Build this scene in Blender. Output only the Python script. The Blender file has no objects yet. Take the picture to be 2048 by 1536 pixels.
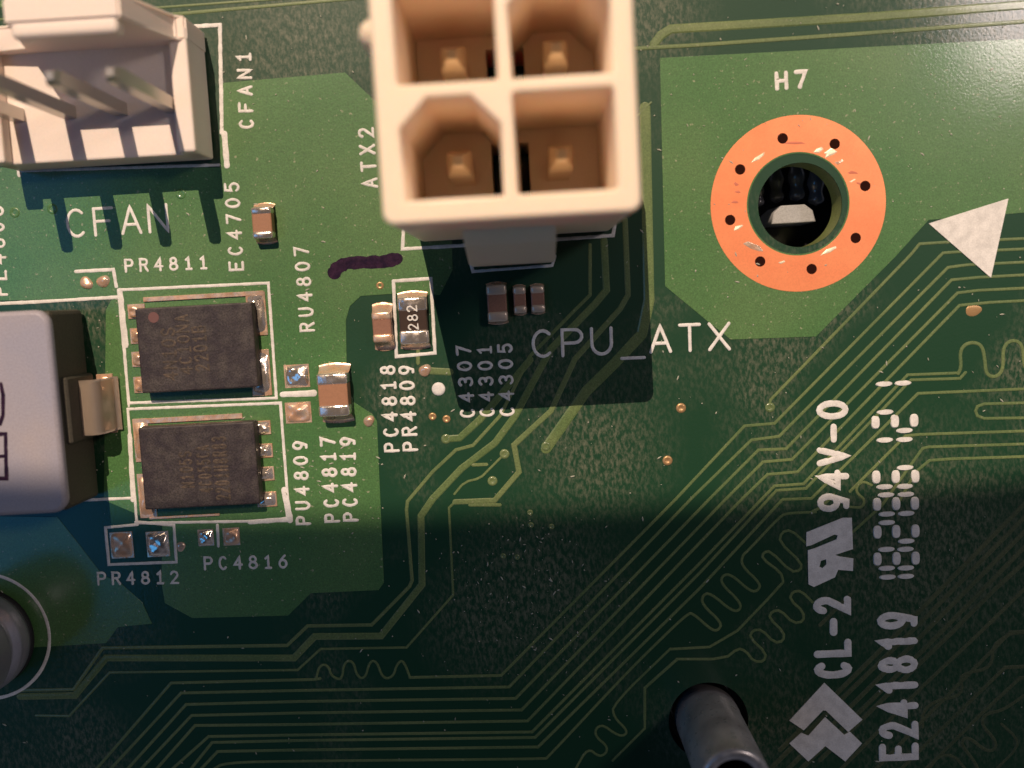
import bpy, bmesh, math, random
from mathutils import Vector, Matrix
random.seed(7)
S = bpy.context.scene
COL = S.collection
# ------------------------------------------------------------------ camera
# 1 Blender unit = 1 cm.  The board's component side is z = 0, x right, y up in the picture.
F = 2000.0                       # focal length in photograph pixels (2048 x 1536)
CAM_H = 5.0
ex = Vector((117000, -6435, -F)).normalized()
ey = Vector((-1125, -22500, -F)).normalized()
ey = (ey - ex * ey.dot(ex)).normalized()
ez = ex.cross(ey)
CAM = Vector((0, 0, CAM_H))
cam_d = bpy.data.cameras.new('camera'); cam = bpy.data.objects.new('camera', cam_d); COL.objects.link(cam)
xc = Vector((ex.x, ey.x, ez.x)); yc = Vector((ex.y, ey.y, ez.y)); zc = Vector((ex.z, ey.z, ez.z))
M = Matrix((xc, -yc, -zc)).transposed().to_4x4(); M.translation = CAM
cam.matrix_world = M
cam_d.sensor_width = 36; cam_d.lens = 36 * F / 2048
cam_d.clip_start = 0.05; cam_d.clip_end = 500
cam_d.dof.use_dof = True; cam_d.dof.focus_distance = 5.08; cam_d.dof.aperture_fstop = 0.30
S.camera = cam

def P(u, v, z=0.0):
    """point of the plane z that the photograph shows at pixel (u, v)"""
    d = xc * (u - 1024) + yc * (v - 768) + zc * F
    t = (z - CAM.z) / d.z
    return CAM + d * t
def P2(u, v, z=0.0):
    p = P(u, v, z); return (p.x, p.y)

# ------------------------------------------------------------------ world and lamps
S.view_settings.view_transform = 'Standard'; S.view_settings.look = 'None'
S.view_settings.exposure = 0.0; S.view_settings.gamma = 1.0
W = bpy.data.worlds.new('World'); S.world = W; W.use_nodes = True
nt = W.node_tree; bg = nt.nodes['Background']
tc = nt.nodes.new('ShaderNodeTexCoord'); sp = nt.nodes.new('ShaderNodeSeparateXYZ')
nt.links.new(tc.outputs['Generated'], sp.inputs[0])
rz = nt.nodes.new('ShaderNodeValToRGB')
rz.color_ramp.elements[0].position = 0.0; rz.color_ramp.elements[0].color = (.27, .28, .34, 1)
rz.color_ramp.elements[1].position = 0.86; rz.color_ramp.elements[1].color = (.012, .014, .02, 1)
e = rz.color_ramp.elements.new(0.45); e.color = (.18, .18, .23, 1)
nt.links.new(sp.outputs['Z'], rz.inputs[0]); nt.links.new(rz.outputs[0], bg.inputs[0])
bg.inputs[1].default_value = 0.50

def aim(o, target):
    o.rotation_euler = (Vector(target) - o.location).to_track_quat('-Z', 'Y').to_euler()
KEYDIR = Vector((-1.5, 8.7, 12.6)).normalized()      # towards the lamp
kl = bpy.data.lights.new('key_lamp', 'SPOT'); ko = bpy.data.objects.new('key_lamp', kl); COL.objects.link(ko)
KR = 50.0; KD = 60.0
edge = P(1000, 962)                                   # cone ends here, standing in for the shadow edge of an unseen phone
az = Vector((KEYDIR.x, KEYDIR.y, 0)).normalized()
half = math.atan(KR / KD)
# lamp position: fixed direction from the edge point, axis tilted up by the half angle
ko.location = edge + KEYDIR * KD
side = Vector((1, .02, 0)).normalized()
axis = -KEYDIR
axis.rotate(Matrix.Rotation(half, 3, side))
if (ko.location + axis * 60).y < edge.y - 1:
    axis = -KEYDIR; axis.rotate(Matrix.Rotation(-half, 3, side))
ko.rotation_euler = axis.to_track_quat('-Z', 'Y').to_euler()
kl.spot_size = 2 * half; kl.spot_blend = 0.003; kl.shadow_soft_size = 0.08
kl.energy = 178000; kl.color = (1.0, .77, .58)

fl = bpy.data.lights.new('window_lamp', 'AREA'); fo = bpy.data.objects.new('window_lamp', fl); COL.objects.link(fo)
Q = P(2050, 10)
fdir = (Q - Vector((0, 0, -CAM_H))).normalized()
fo.location = Vector((0, 0, -CAM_H)) + fdir * 23
aim(fo, (1, 0, 0)); fl.shape = 'RECTANGLE'; fl.size = 2.4; fl.size_y = 1.7
fl.energy = 540; fl.color = (1.0, .84, .80)

bl = bpy.data.lights.new('screen_lamp', 'AREA'); bo = bpy.data.objects.new('screen_lamp', bl); COL.objects.link(bo)
bo.location = (-23.5, -2, 30); bl.shape = 'RECTANGLE'; bl.size = 18; bl.size_y = 18
bo.rotation_euler = (0, 0, 0)
bl.energy = 1150; bl.color = (.06, .40, 1.0)

# ------------------------------------------------------------------ materials
def mat(name, col, rough=.5, metal=0., spec=.5, var=0., vscale=8., col2=None, bump=0., bscale=60., coat=0., crough=.05, sss=0., fine=0., rvar=0., detail=4., dust=0.):
    m = bpy.data.materials.new(name); m.use_nodes = True
    n = m.node_tree; b = n.nodes['Principled BSDF']; L = n.links
    b.inputs['Roughness'].default_value = rough; b.inputs['Metallic'].default_value = metal
    b.inputs['Specular IOR Level'].default_value = spec
    b.inputs['Coat Weight'].default_value = coat; b.inputs['Coat Roughness'].default_value = crough
    b.inputs['Base Color'].default_value = (*col, 1)
    if sss:
        b.inputs['Subsurface Weight'].default_value = sss; b.inputs['Subsurface Radius'].default_value = (.12, .06, .03)
        b.inputs['Subsurface Scale'].default_value = 1.0
    t = n.nodes.new('ShaderNodeTexCoord'); co = t.outputs['Object']
    src = None
    if col2 or var:
        nz = n.nodes.new('ShaderNodeTexNoise'); nz.inputs['Scale'].default_value = vscale; nz.inputs['Detail'].default_value = detail
        L.new(co, nz.inputs['Vector'])
        r = n.nodes.new('ShaderNodeValToRGB'); r.color_ramp.elements[0].position = .38; r.color_ramp.elements[1].position = .66
        c2 = col2 or tuple(c * (1 - var) for c in col)
        r.color_ramp.elements[0].color = (*col, 1); r.color_ramp.elements[1].color = (*c2, 1)
        L.new(nz.outputs['Fac'], r.inputs[0]); src = r.outputs[0]
    if fine:
        nz = n.nodes.new('ShaderNodeTexNoise'); nz.inputs['Scale'].default_value = 140; nz.inputs['Detail'].default_value = 3
        L.new(co, nz.inputs['Vector'])
        mr = n.nodes.new('ShaderNodeMapRange'); mr.inputs['From Min'].default_value = .3; mr.inputs['From Max'].default_value = .7
        mr.inputs['To Min'].default_value = 1 - fine; mr.inputs['To Max'].default_value = 1 + fine
        L.new(nz.outputs['Fac'], mr.inputs['Value'])
        mx = n.nodes.new('ShaderNodeVectorMath'); mx.operation = 'SCALE'
        if src: L.new(src, mx.inputs[0])
        else: mx.inputs[0].default_value = col
        L.new(mr.outputs[0], mx.inputs['Scale']); src = mx.outputs[0]
    if src: L.new(src, b.inputs['Base Color'])
    if dust:
        nz = n.nodes.new('ShaderNodeTexNoise'); nz.inputs['Scale'].default_value = 48; nz.inputs['Detail'].default_value = 2
        L.new(co, nz.inputs['Vector'])
        mr = n.nodes.new('ShaderNodeMapRange'); mr.inputs['From Min'].default_value = .66; mr.inputs['From Max'].default_value = .76
        mr.inputs['To Max'].default_value = dust; L.new(nz.outputs['Fac'], mr.inputs['Value'])
        mx = n.nodes.new('ShaderNodeMix'); mx.data_type = 'RGBA'; L.new(mr.outputs[0], mx.inputs['Factor'])
        L.new(src, mx.inputs[6]); mx.inputs[7].default_value = (.45, .42, .30, 1); L.new(mx.outputs[2], b.inputs['Base Color'])
    if rvar:
        nz = n.nodes.new('ShaderNodeTexNoise'); nz.inputs['Scale'].default_value = 25; nz.inputs['Detail'].default_value = 5
        L.new(co, nz.inputs['Vector'])
        mr = n.nodes.new('ShaderNodeMapRange'); mr.inputs['From Min'].default_value = .35; mr.inputs['From Max'].default_value = .65
        mr.inputs['To Min'].default_value = max(.02, rough - rvar); mr.inputs['To Max'].default_value = rough + rvar
        L.new(nz.outputs['Fac'], mr.inputs['Value']); L.new(mr.outputs[0], b.inputs['Roughness'])
    if bump:
        nz = n.nodes.new('ShaderNodeTexNoise'); nz.inputs['Scale'].default_value = bscale; nz.inputs['Detail'].default_value = 5
        L.new(co, nz.inputs['Vector'])
        bp = n.nodes.new('ShaderNodeBump'); bp.inputs['Strength'].default_value = 1.0; bp.inputs['Distance'].default_value = bump
        L.new(nz.outputs['Fac'], bp.inputs['Height']); L.new(bp.outputs[0], b.inputs['Normal'])
        if coat: L.new(bp.outputs[0], b.inputs['Coat Normal'])
    return m

def bare_mask():
    """dark green solder mask straight over the glass weave: its grey mottle paints in light caught by the rough weave"""
    m = mat('solder_mask_on_laminate', (.008, .047, .020), rough=.42, spec=.35, bump=.00045, bscale=70, coat=.4, crough=.10)
    n = m.node_tree; L = n.links; b = n.nodes['Principled BSDF']
    t = [x for x in n.nodes if x.type == 'TEX_COORD'][0]; co = t.outputs['Object']
    big = n.nodes.new('ShaderNodeTexNoise'); big.inputs['Scale'].default_value = 1.1; big.inputs['Detail'].default_value = 3; L.new(co, big.inputs['Vector'])
    mp = n.nodes.new('ShaderNodeMapping'); mp.inputs['Scale'].default_value = (55, 26, 30); mp.inputs['Rotation'].default_value = (0, 0, .5); L.new(co, mp.inputs['Vector'])
    sm = n.nodes.new('ShaderNodeTexNoise'); sm.inputs['Scale'].default_value = 1.0; sm.inputs['Detail'].default_value = 5; sm.inputs['Roughness'].default_value = .7; L.new(mp.outputs[0], sm.inputs['Vector'])
    r1 = n.nodes.new('ShaderNodeValToRGB'); r1.color_ramp.elements[0].position = .50; r1.color_ramp.elements[1].position = .68; L.new(big.outputs['Fac'], r1.inputs[0])
    r2 = n.nodes.new('ShaderNodeValToRGB'); r2.color_ramp.elements[0].position = .44; r2.color_ramp.elements[1].position = .66; L.new(sm.outputs['Fac'], r2.inputs[0])
    # light glinting off the weave put into the colour, with some dust: soft round masks at the places where the board shows them
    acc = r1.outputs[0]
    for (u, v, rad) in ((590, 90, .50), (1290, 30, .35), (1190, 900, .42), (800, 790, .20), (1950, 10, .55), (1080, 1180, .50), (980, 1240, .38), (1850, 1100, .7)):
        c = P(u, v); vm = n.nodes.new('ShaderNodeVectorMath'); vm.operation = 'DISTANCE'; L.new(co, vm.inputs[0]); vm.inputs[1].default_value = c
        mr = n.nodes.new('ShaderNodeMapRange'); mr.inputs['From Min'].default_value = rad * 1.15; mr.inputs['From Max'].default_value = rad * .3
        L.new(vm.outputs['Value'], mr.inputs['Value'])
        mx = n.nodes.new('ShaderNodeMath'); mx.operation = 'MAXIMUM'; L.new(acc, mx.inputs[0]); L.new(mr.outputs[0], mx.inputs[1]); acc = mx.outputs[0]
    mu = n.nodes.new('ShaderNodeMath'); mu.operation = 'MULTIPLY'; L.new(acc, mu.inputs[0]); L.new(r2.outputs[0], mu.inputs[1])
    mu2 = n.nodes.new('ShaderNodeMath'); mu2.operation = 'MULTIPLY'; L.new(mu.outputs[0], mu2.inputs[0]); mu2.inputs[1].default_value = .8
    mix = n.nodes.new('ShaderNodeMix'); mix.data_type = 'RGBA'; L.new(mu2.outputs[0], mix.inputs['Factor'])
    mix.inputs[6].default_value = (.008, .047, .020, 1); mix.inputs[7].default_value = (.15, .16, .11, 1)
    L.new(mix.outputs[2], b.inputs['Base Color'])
    return m

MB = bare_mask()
MP = mat('solder_mask_on_copper', (.060, .160, .048), rough=.38, spec=.45, col2=(.090, .182, .062), vscale=1.3, bump=.0004, bscale=85, coat=.6, crough=.12, fine=.24, dust=.55)
MT = mat('solder_mask_on_track', (.15, .195, .075), rough=.40, spec=.4, col2=(.10, .15, .058), vscale=2.5, bump=.0003, bscale=70, coat=.5, crough=.12, fine=.2, dust=.3)
MTW = mat('solder_mask_on_wide_track', (.095, .15, .05), rough=.42, spec=.4, col2=(.13, .18, .065), vscale=5, bump=.0004, bscale=85, coat=.5, crough=.12, fine=.25, dust=.3)
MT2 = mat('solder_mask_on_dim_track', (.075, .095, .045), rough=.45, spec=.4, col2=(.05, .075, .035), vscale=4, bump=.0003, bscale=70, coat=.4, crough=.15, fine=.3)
MS = mat('white_print', (.76, .74, .70), rough=.6, spec=.3, var=.18, vscale=22, fine=.10, bump=.0006, bscale=90)
MCU = mat('bare_copper', (1.0, .335, .145), rough=.36, metal=.38, spec=.5, col2=(.96, .30, .13), vscale=6, bump=.0005, bscale=14, fine=.06)
MSO = mat('solder', (.86, .76, .66), rough=.19, metal=.85, bump=.004, bscale=16, rvar=.12)
MSC = mat('coppery_solder', (.82, .50, .32), rough=.27, metal=.55, bump=.004, bscale=14, rvar=.12, col2=(.70, .56, .44), vscale=20)
MNY = mat('ivory_nylon', (.90, .725, .55), rough=.45, spec=.45, sss=.3, fine=.03, bump=.0003, bscale=60)
MNW = mat('white_nylon', (.82, .70, .61), rough=.50, spec=.4, sss=.15, fine=.03, bump=.0003, bscale=60)
MEP = mat('black_epoxy', (.030, .023, .026), rough=.55, spec=.35, col2=(.060, .050, .046), vscale=14, fine=.5, bump=.0012, bscale=110)
MEI = mat('laser_marking', (.086, .060, .040), rough=.6, fine=.5, var=.6, vscale=45)
MTN = mat('tan_ceramic', (.34, .17, .095), rough=.4, fine=.1, bump=.0003)
MBR = mat('brown_ceramic', (.26, .13, .085), rough=.4, fine=.1, bump=.0003)
MRB = mat('black_resistor_glaze', (.045, .026, .018), rough=.35, fine=.1)
MPN = mat('tinned_pin', (.62, .52, .42), rough=.32, metal=.5, bump=.0005, bscale=30)
MPF = mat('bright_plated_pin', (.50, .46, .41), rough=.28, metal=.6, bump=.0005, bscale=30)
MBS = mat('brass_pin', (.95, .80, .56), rough=.22, metal=.6, bump=.0015, bscale=30)
MIC = mat('grey_ink_coat', (.31, .30, .355), rough=.5, spec=.5, col2=(.37, .33, .34), vscale=2.2, fine=.14, bump=.0007, bscale=80)
MIP = mat('pressed_iron_powder', (.050, .045, .032), rough=.65, fine=.3, bump=.002, bscale=50)
MAL = mat('brushed_can', (.55, .52, .58), rough=.38, metal=.75, fine=.05, bump=.0006, bscale=40)
MRU = mat('black_rubber', (.012, .011, .012), rough=.7)
MST = mat('dull_steel', (.56, .54, .53), rough=.36, metal=.6, bump=.0018, bscale=9, var=.4, vscale=5, rvar=.1)
MPU = mat('purple_marker_ink', (.014, .006, .022), rough=.8, spec=.15, col2=(.035, .014, .036), vscale=25, bump=.0004, fine=.3)
MLA = mat('glass_laminate', (.30, .36, .12), rough=.35, spec=.6, fine=.25, bump=.002, bscale=40, coat=.6)
MBP = mat('glossy_black_plastic', (.035, .034, .04), rough=.16, spec=.7, bump=.003, bscale=8)
MGP = mat('grey_plastic', (.36, .36, .36), rough=.6, fine=.15)
MRI = mat('glossy_dark_grey_plastic', (.13, .13, .15), rough=.2, spec=.8, bump=.003, bscale=14, coat=.8)
MDK = mat('dark_tray', (.012, .011, .012), rough=.6, bump=.002, bscale=6)
MBH = mat('dark_hole', (.022, .005, .003), rough=.9, spec=.1)

# ------------------------------------------------------------------ helpers
def link(name, me, m, parent=None):
    o = bpy.data.objects.new(name, me); COL.objects.link(o)
    if m: me.materials.clear(); me.materials.append(m)
    if parent: o.parent = parent
    return o
def obj(name, bm, m, parent=None, smooth=False):
    bmesh.ops.recalc_face_normals(bm, faces=bm.faces[:])
    me = bpy.data.meshes.new(name); bm.to_mesh(me); bm.free()
    if smooth:
        for p in me.polygons: p.use_smooth = True
    return link(name, me, m, parent)
def thing(name, label, cat, loc=(0, 0, 0), group=None):
    o = bpy.data.objects.new(name, None); COL.objects.link(o); o.empty_display_size = .1
    o.location = loc; o['label'] = label; o['category'] = cat
    if group: o['group'] = group
    return o
def prism(name, loops, z0, z1, m, parent=None, bevel=0.0, smooth=False):
    cu = bpy.data.curves.new('tmp', 'CURVE'); cu.dimensions = '2D'; cu.fill_mode = 'BOTH'
    cu.extrude = (z1 - z0) / 2 - bevel
    if bevel: cu.bevel_depth = bevel; cu.bevel_resolution = 1; cu.offset = -bevel
    for lp in loops:
        s = cu.splines.new('POLY'); s.points.add(len(lp) - 1); s.use_cyclic_u = True
        for i, p in enumerate(lp): s.points[i].co = (p[0], p[1], 0, 1)
    t = bpy.data.objects.new('tmp', cu); COL.objects.link(t)
    dg = bpy.context.evaluated_depsgraph_get(); me = bpy.data.meshes.new_from_object(t.evaluated_get(dg))
    bpy.data.objects.remove(t); bpy.data.curves.remove(cu)
    me.name = name
    zm = (z0 + z1) / 2
    for v in me.vertices: v.co.z += zm
    o = link(name, me, m, parent)
    return o
def circle(cx, cy, r, n=48, jit=0):
    return [(cx + (r + random.uniform(-jit, jit)) * math.cos(2 * math.pi * i / n), cy + (r + random.uniform(-jit, jit)) * math.sin(2 * math.pi * i / n)) for i in range(n)]
def box(bm, cx, cy, z0, sx, sy, sz, bev=0., seg=2):
    r = bmesh.ops.create_cube(bm, size=1)
    vs = r['verts']
    for v in vs: v.co = Vector((cx + v.co.x * sx, cy + v.co.y * sy, z0 + sz / 2 + v.co.z * sz))
    if bev:
        es = {e for v in vs for e in v.link_edges}
        bmesh.ops.bevel(bm, geom=list(es), offset=bev, segments=seg, profile=.5, affect='EDGES')
def lathe(bm, prof, cx=0, cy=0, n=64, a0=0):
    rings = []
    for (r, z) in prof:
        if r < 1e-6: rings.append([bm.verts.new((cx, cy, z))])
        else: rings.append([bm.verts.new((cx + r * math.cos(2 * math.pi * i / n), cy + r * math.sin(2 * math.pi * i / n), z)) for i in range(n)])
    for a, b in zip(rings, rings[1:]):
        for i in range(n):
            j = (i + 1) % n
            if len(a) == 1: bm.faces.new((a[0], b[i], b[j]))
            elif len(b) == 1: bm.faces.new((a[i], a[j], b[0]))
            else: bm.faces.new((a[i], a[j], b[j], b[i]))
def resample(pts, step):
    out = [pts[0]]
    for a, b in zip(pts, pts[1:]):
        d = math.dist(a, b); k = max(1, int(d / step))
        for i in range(1, k + 1): out.append((a[0] + (b[0] - a[0]) * i / k, a[1] + (b[1] - a[1]) * i / k))
    return out
def smoothline(pts, it=2):
    for _ in range(it):
        q = [pts[0]]
        for a, b in zip(pts, pts[1:]):
            q.append((a[0] * .75 + b[0] * .25, a[1] * .75 + b[1] * .25)); q.append((a[0] * .25 + b[0] * .75, a[1] * .25 + b[1] * .75))
        q.append(pts[-1]); pts = q
    return pts
DOME = [(-1, 0), (-.93, .62), (-.5, .93), (0, 1), (.5, .93), (.93, .62), (1, 0)]
TRAP = [(-1, 0), (-.72, .9), (0, 1), (.72, .9), (1, 0)]
def ribbon(bm, pts, w, h, z0=0., prof=DOME, closed=False, jit=0., caps=True, step=None, taper=None):
    if step: pts = resample(pts, step)
    n = len(pts); hw = w / 2
    V = [Vector(p) for p in pts]
    secs = []
    for i in range(n):
        if closed: a, b = V[i - 1], V[(i + 1) % n]
        else: a, b = V[max(i - 1, 0)], V[min(i + 1, n - 1)]
        d1 = (V[i] - a); d2 = (b - V[i])
        if d1.length < 1e-9: d1 = d2
        if d2.length < 1e-9: d2 = d1
        d1 = d1.normalized(); d2 = d2.normalized()
        t = (d1 + d2)
        t = d1 if t.length < .2 else t.normalized()
        nn = Vector((-t.y, t.x)); k = 1 / max(.55, abs(nn.dot(Vector((-d1.y, d1.x)))))
        secs.append([V[i], nn, hw * k * (1 + random.uniform(-jit, jit)), random.uniform(-jit, jit) * hw * .5, 1.])
    if caps and not closed:
        def cap(sec, dirv):
            out = []
            for ang in (30, 55, 75, 88):
                a = math.radians(ang); out.append([sec[0] + dirv * hw * math.sin(a) * 1.0, sec[1], sec[2] * math.cos(a), 0, .97 - .5 * (ang / 88) ** 4])
            return out
        d0 = (V[0] - V[1]).normalized(); dn = (V[-1] - V[-2]).normalized()
        secs = cap(secs[0], d0)[::-1] + secs + cap(secs[-1], dn)
    rings = []
    for (c, nn, hh, off, hs) in secs:
        rings.append([bm.verts.new((c.x + nn.x * (hh * s + off), c.y + nn.y * (hh * s + off), z0 + (h * q * hs if q else 0))) for s, q in prof])
    m = len(rings)
    for i in range(m if closed else m - 1):
        a, b = rings[i], rings[(i + 1) % m]
        for j in range(len(prof) - 1):
            bm.faces.new((a[j], b[j], b[j + 1], a[j + 1]))
def pxs(pts, z=0.): return [P2(u, v, z) for u, v in pts]
def dome(bm, cx, cy, sx, sy, h, z0=0., n=12, lump=.15, sq=3.):
    g = []
    ph = random.uniform(0, 6)
    for i in range(n + 1):
        row = []
        for j in range(n + 1):
            x = -1 + 2 * i / n; y = -1 + 2 * j / n
            f = max(0., 1 - abs(x) ** sq) ** .6 * max(0., 1 - abs(y) ** sq) ** .6
            f *= 1 + lump * math.sin(3 * x + ph) * math.cos(4 * y - ph)
            row.append(bm.verts.new((cx + x * sx / 2 * (1 - .08 * abs(y) ** 3), cy + y * sy / 2 * (1 - .08 * abs(x) ** 3), z0 + h * f)))
        g.append(row)
    for i in range(n):
        for j in range(n): bm.faces.new((g[i][j], g[i + 1][j], g[i + 1][j + 1], g[i][j + 1]))

# ------------------------------------------------------------------ stroke lettering
def arc(cx, cy, rx, ry, a0, a1, n=10):
    return [(cx + rx * math.cos(math.radians(a0 + (a1 - a0) * i / n)), cy + ry * math.sin(math.radians(a0 + (a1 - a0) * i / n))) for i in range(n + 1)]
G = {
 'A': [[(0, 0), (.5, 1), (1, 0)], [(.2, .33), (.8, .33)]],
 'B': [[(0, 0), (0, 1), (.6, 1)] + arc(.6, .76, .32, .24, 90, -90, 6) + [(0, .52)], [(.6, .52)] + arc(.62, .26, .36, .26, 90, -90, 6) + [(0, 0)]],
 'C': [arc(.5, .5, .5, .5, 48, 312, 14)],
 'E': [[(1, 1), (0, 1), (0, 0), (1, 0)], [(0, .52), (.8, .52)]],
 'F': [[(1, 1), (0, 1), (0, 0)], [(0, .52), (.8, .52)]],
 'H': [[(0, 0), (0, 1)], [(1, 0), (1, 1)], [(0, .5), (1, .5)]],
 'L': [[(0, 1), (0, 0), (1, 0)]],
 'N': [[(0, 0), (0, 1), (1, 0), (1, 1)]],
 'P': [[(0, 0), (0, 1), (.6, 1)] + arc(.62, .74, .38, .26, 90, -90, 7) + [(0, .48)]],
 'R': [[(0, 0), (0, 1), (.6, 1)] + arc(.62, .76, .36, .24, 90, -90, 7) + [(0, .52)], [(.5, .52), (1, 0)]],
 'S': [arc(.5, .75, .46, .25, 20, 270, 9) + arc(.5, .25, .5, .25, 90, -160, 9)],
 'T': [[(0, 1), (1, 1)], [(.5, 1), (.5, 0)]],
 'U': [[(0, 1), (0, .45)] + arc(.5, .42, .5, .42, 180, 360, 10) + [(1, .45), (1, 1)]],
 'V': [[(0, 1), (.5, 0), (1, 1)]],
 'X': [[(0, 0), (1, 1)], [(0, 1), (1, 0)]],
 '_': [[(0, -.2), (1.15, -.2)]],
 '-': [[(.02, .46), (.98, .46)]],
 '0': [arc(.5, .5, .5, .5, 90, 450, 18)],
 '1': [[(.2, .8), (.55, 1), (.55, 0)], [(.2, 0), (.9, 0)]],
 '2': [arc(.5, .72, .46, .28, 165, -20, 9) + [(.05, 0), (1, 0)]],
 '3': [arc(.48, .75, .46, .25, 150, -90, 8), arc(.48, .26, .52, .26, 90, -150, 9)],
 '4': [[(.72, 0), (.72, 1), (0, .33), (1, .33)]],
 '5': [[(.92, 1), (.12, 1), (.06, .56)] + arc(.48, .32, .50, .32, 125, -150, 11)],
 '6': [[(.8, 1), (.25, .68)] + arc(.5, .32, .48, .32, 150, 510, 16)],
 '7': [[(0, 1), (1, 1), (.35, 0)]],
 '8': [arc(.5, .76, .40, .24, -90, 270, 14), arc(.5, .26, .50, .26, 90, 450, 14)],
 '9': [arc(.5, .68, .48, .32, -30, 330, 16) + [(.9, .5), (.55, 0), (.2, 0)]],
 'D': [[(0, 0), (0, 1), (.45, 1)] + arc(.45, .5, .55, .5, 90, -90, 10) + [(0, 0)]],
 'I': [[(.5, 0), (.5, 1)]],
 'i': [[(.2, .78), (.6, 1), (.6, 0)]],
}
def text(s, p0, p1, hpx, parent, wpx=None, stroke=.15, z=0., h=.0045, m=None, gap=.36, name='printed_text', jit=.15, label=None, widths=None):
    """letters on a baseline from pixel p0 to pixel p1 (on plane z), hpx pixels tall"""
    A = Vector(P(*p0, z)).to_2d(); B = Vector(P(*p1, z)).to_2d()
    X = B - A; n = len(s); adv = X.length / (n - gap / (1 + 0)); X.normalize(); Y = Vector((-X.y, X.x))
    # height in world units from the local scale
    dv = Vector((p1[0] - p0[0], p1[1] - p0[1])); sc = (B - A).length / dv.length
    H = hpx * sc; gw = adv * (1 - gap); sw = stroke * H
    bm = bmesh.new()
    for i, ch in enumerate(s):
        o = A + X * (adv * i)
        for st in G[ch]:
            w_ = gw - sw; h_ = H - sw
            pts = [(o + X * (sw / 2 + px * w_) + Y * (sw / 2 + py * h_)) for px, py in st]
            pts = [(p.x, p.y) for p in pts]
            cl = math.dist(pts[0], pts[-1]) < 1e-5
            if cl: pts = pts[:-1]
            ribbon(bm, pts, sw, h * random.uniform(.96, 1.04), z, DOME, closed=cl, jit=jit, step=None if cl else sw * .8)
    o = obj(name, bm, m or MS, parent, smooth=False)
    if label: o['label'] = label
    return o

# ------------------------------------------------------------------ the board
BOARD = thing('circuit_board', 'green printed circuit board filling the picture, with white lettering and copper tracks', 'circuit board')
hole = P2(1600, 410); ringc = P2(1596, 408)
ph = P2(1417, 1442); PHR = .205
HR = .206
ext = [(-5.2, -4.6), (4.6, -4.6), (4.6, 3.6), (-5.2, 3.6)]
BT = -.16
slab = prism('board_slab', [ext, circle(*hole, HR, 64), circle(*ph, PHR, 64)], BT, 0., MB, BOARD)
# the drilled walls show the glass laminate
bm = bmesh.new(); lathe(bm, [(HR - .001, BT), (HR - .001, -.004)], *hole); obj('hole_wall', bm, MLA, BOARD, True)
bm = bmesh.new(); lathe(bm, [(PHR - .001, BT), (PHR - .001, -.004)], *ph); obj('hole_wall', bm, MDK, BOARD, True)

def pour(pts, label=None, h=.0022, holes=(), m=None, raw=None):
    o = prism('copper_area', [raw or pxs(pts)] + list(holes), -.001, h, m or MP, BOARD, bevel=.0008)
    if label: o['label'] = label
    return o
pour([(-60, 335), (440, 335), (443, 166), (690, 145), (748, 200), (900, 260), (905, 540), (880, 590), (780, 588), (722, 592), (700, 612), (692, 640), (694, 765), (706, 803), (745, 828), (754, 842),
      (768, 1165), (757, 1180), (622, 1186), (576, 1231), (385, 1236), (330, 1206), (323, 1165), (325, 1050), (208, 1000), (212, 620), (225, 596), (-60, 603)])
pour([(-120, 1030), (115, 1034), (150, 1078), (205, 1150), (240, 1165), (284, 1204), (304, 1247), (236, 1254), (212, 1286), (60, 1295), (-120, 1300)])
pour([(1320, 116), (2120, 74), (2120, 420), (1857, 440), (1790, 514), (1632, 673), (1461, 679), (1412, 640), (1330, 572)], holes=[circle(*ringc, .245, 48)])
pour([(1302, -70), (1240, -70), (1238, -160), (2120, -200), (2120, -60)])
pour([(-60, -60), (640, -70), (640, -35), (280, -5), (-60, 20)])

def trace(pts, w=5.5, h=.0030, m=None, sm=0, label=None, name='copper_track', prof=TRAP):
    q = pxs(pts)
    if sm: q = smoothline(q, sm)
    bm = bmesh.new(); ribbon(bm, q, w / 395., h, 0., prof, jit=.02, step=.06)
    o = obj(name, bm, m or MT, BOARD)
    if label: o['label'] = label
    return o
# top edge
trace([(-40, 58), (293, 33), (650, 2), (900, -20)], 7); trace([(-40, 42), (277, 18), (640, -8)], 5)
trace([(1308, 88), (1322, 70), (1342, 58), (1740, 34), (2120, 4)], 17, .0032); trace([(1240, 99), (1400, 90), (1740, 66), (2120, 38)], 8, .0034)
trace([(1560, -2), (1880, -12)], 4)
trace([(1275, 232), (1302, 205)], 4)
# wide tracks that run down beside the connector and away to the lower left
trace([(1290, 215), (1298, 600), (1284, 668), (1230, 726), (1173, 782), (1092, 897)], 21, .0028, m=MTW)
trace([(1250, 440), (1256, 590), (1240, 618), (1150, 718), (1102, 822), (1028, 890), (1038, 944), (989, 1001), (910, 1004)], 11)
trace([(1208, 480), (1213, 580), (1190, 608), (1100, 700), (1030, 832), (990, 886), (923, 937), (865, 998), (842, 1032), (844, 1169), (762, 1272), (629, 1273), (588, 1316), (212, 1316), (150, 1391), (40, 1393)], 14, m=MTW)
trace([(1180, 490), (1180, 590), (1150, 620), (1060, 712), (1000, 832), (946, 891), (912, 900), (865, 944), (815, 1003), (813, 1020), (824, 1161), (819, 1173), (743, 1250), (615, 1252), (574, 1291), (205, 1296), (147, 1379), (40, 1381)], 7)
trace([(1060, 720), (960, 839), (919, 876), (892, 878)], 14, m=MTW)
trace([(910, 1004), (898, 1016), (906, 1190), (813, 1295), (641, 1298), (595, 1340), (219, 1345), (138, 1432), (72, 1431)], 5)
trace([(1009, 908), (977, 940), (960, 957), (929, 964), (909, 988)], 5, sm=1); trace([(946, 930), (973, 929)], 7)
trace([(850, 741), (900, 744)], 14, .003); trace([(836, 726), (836, 700)], 8)
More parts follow.
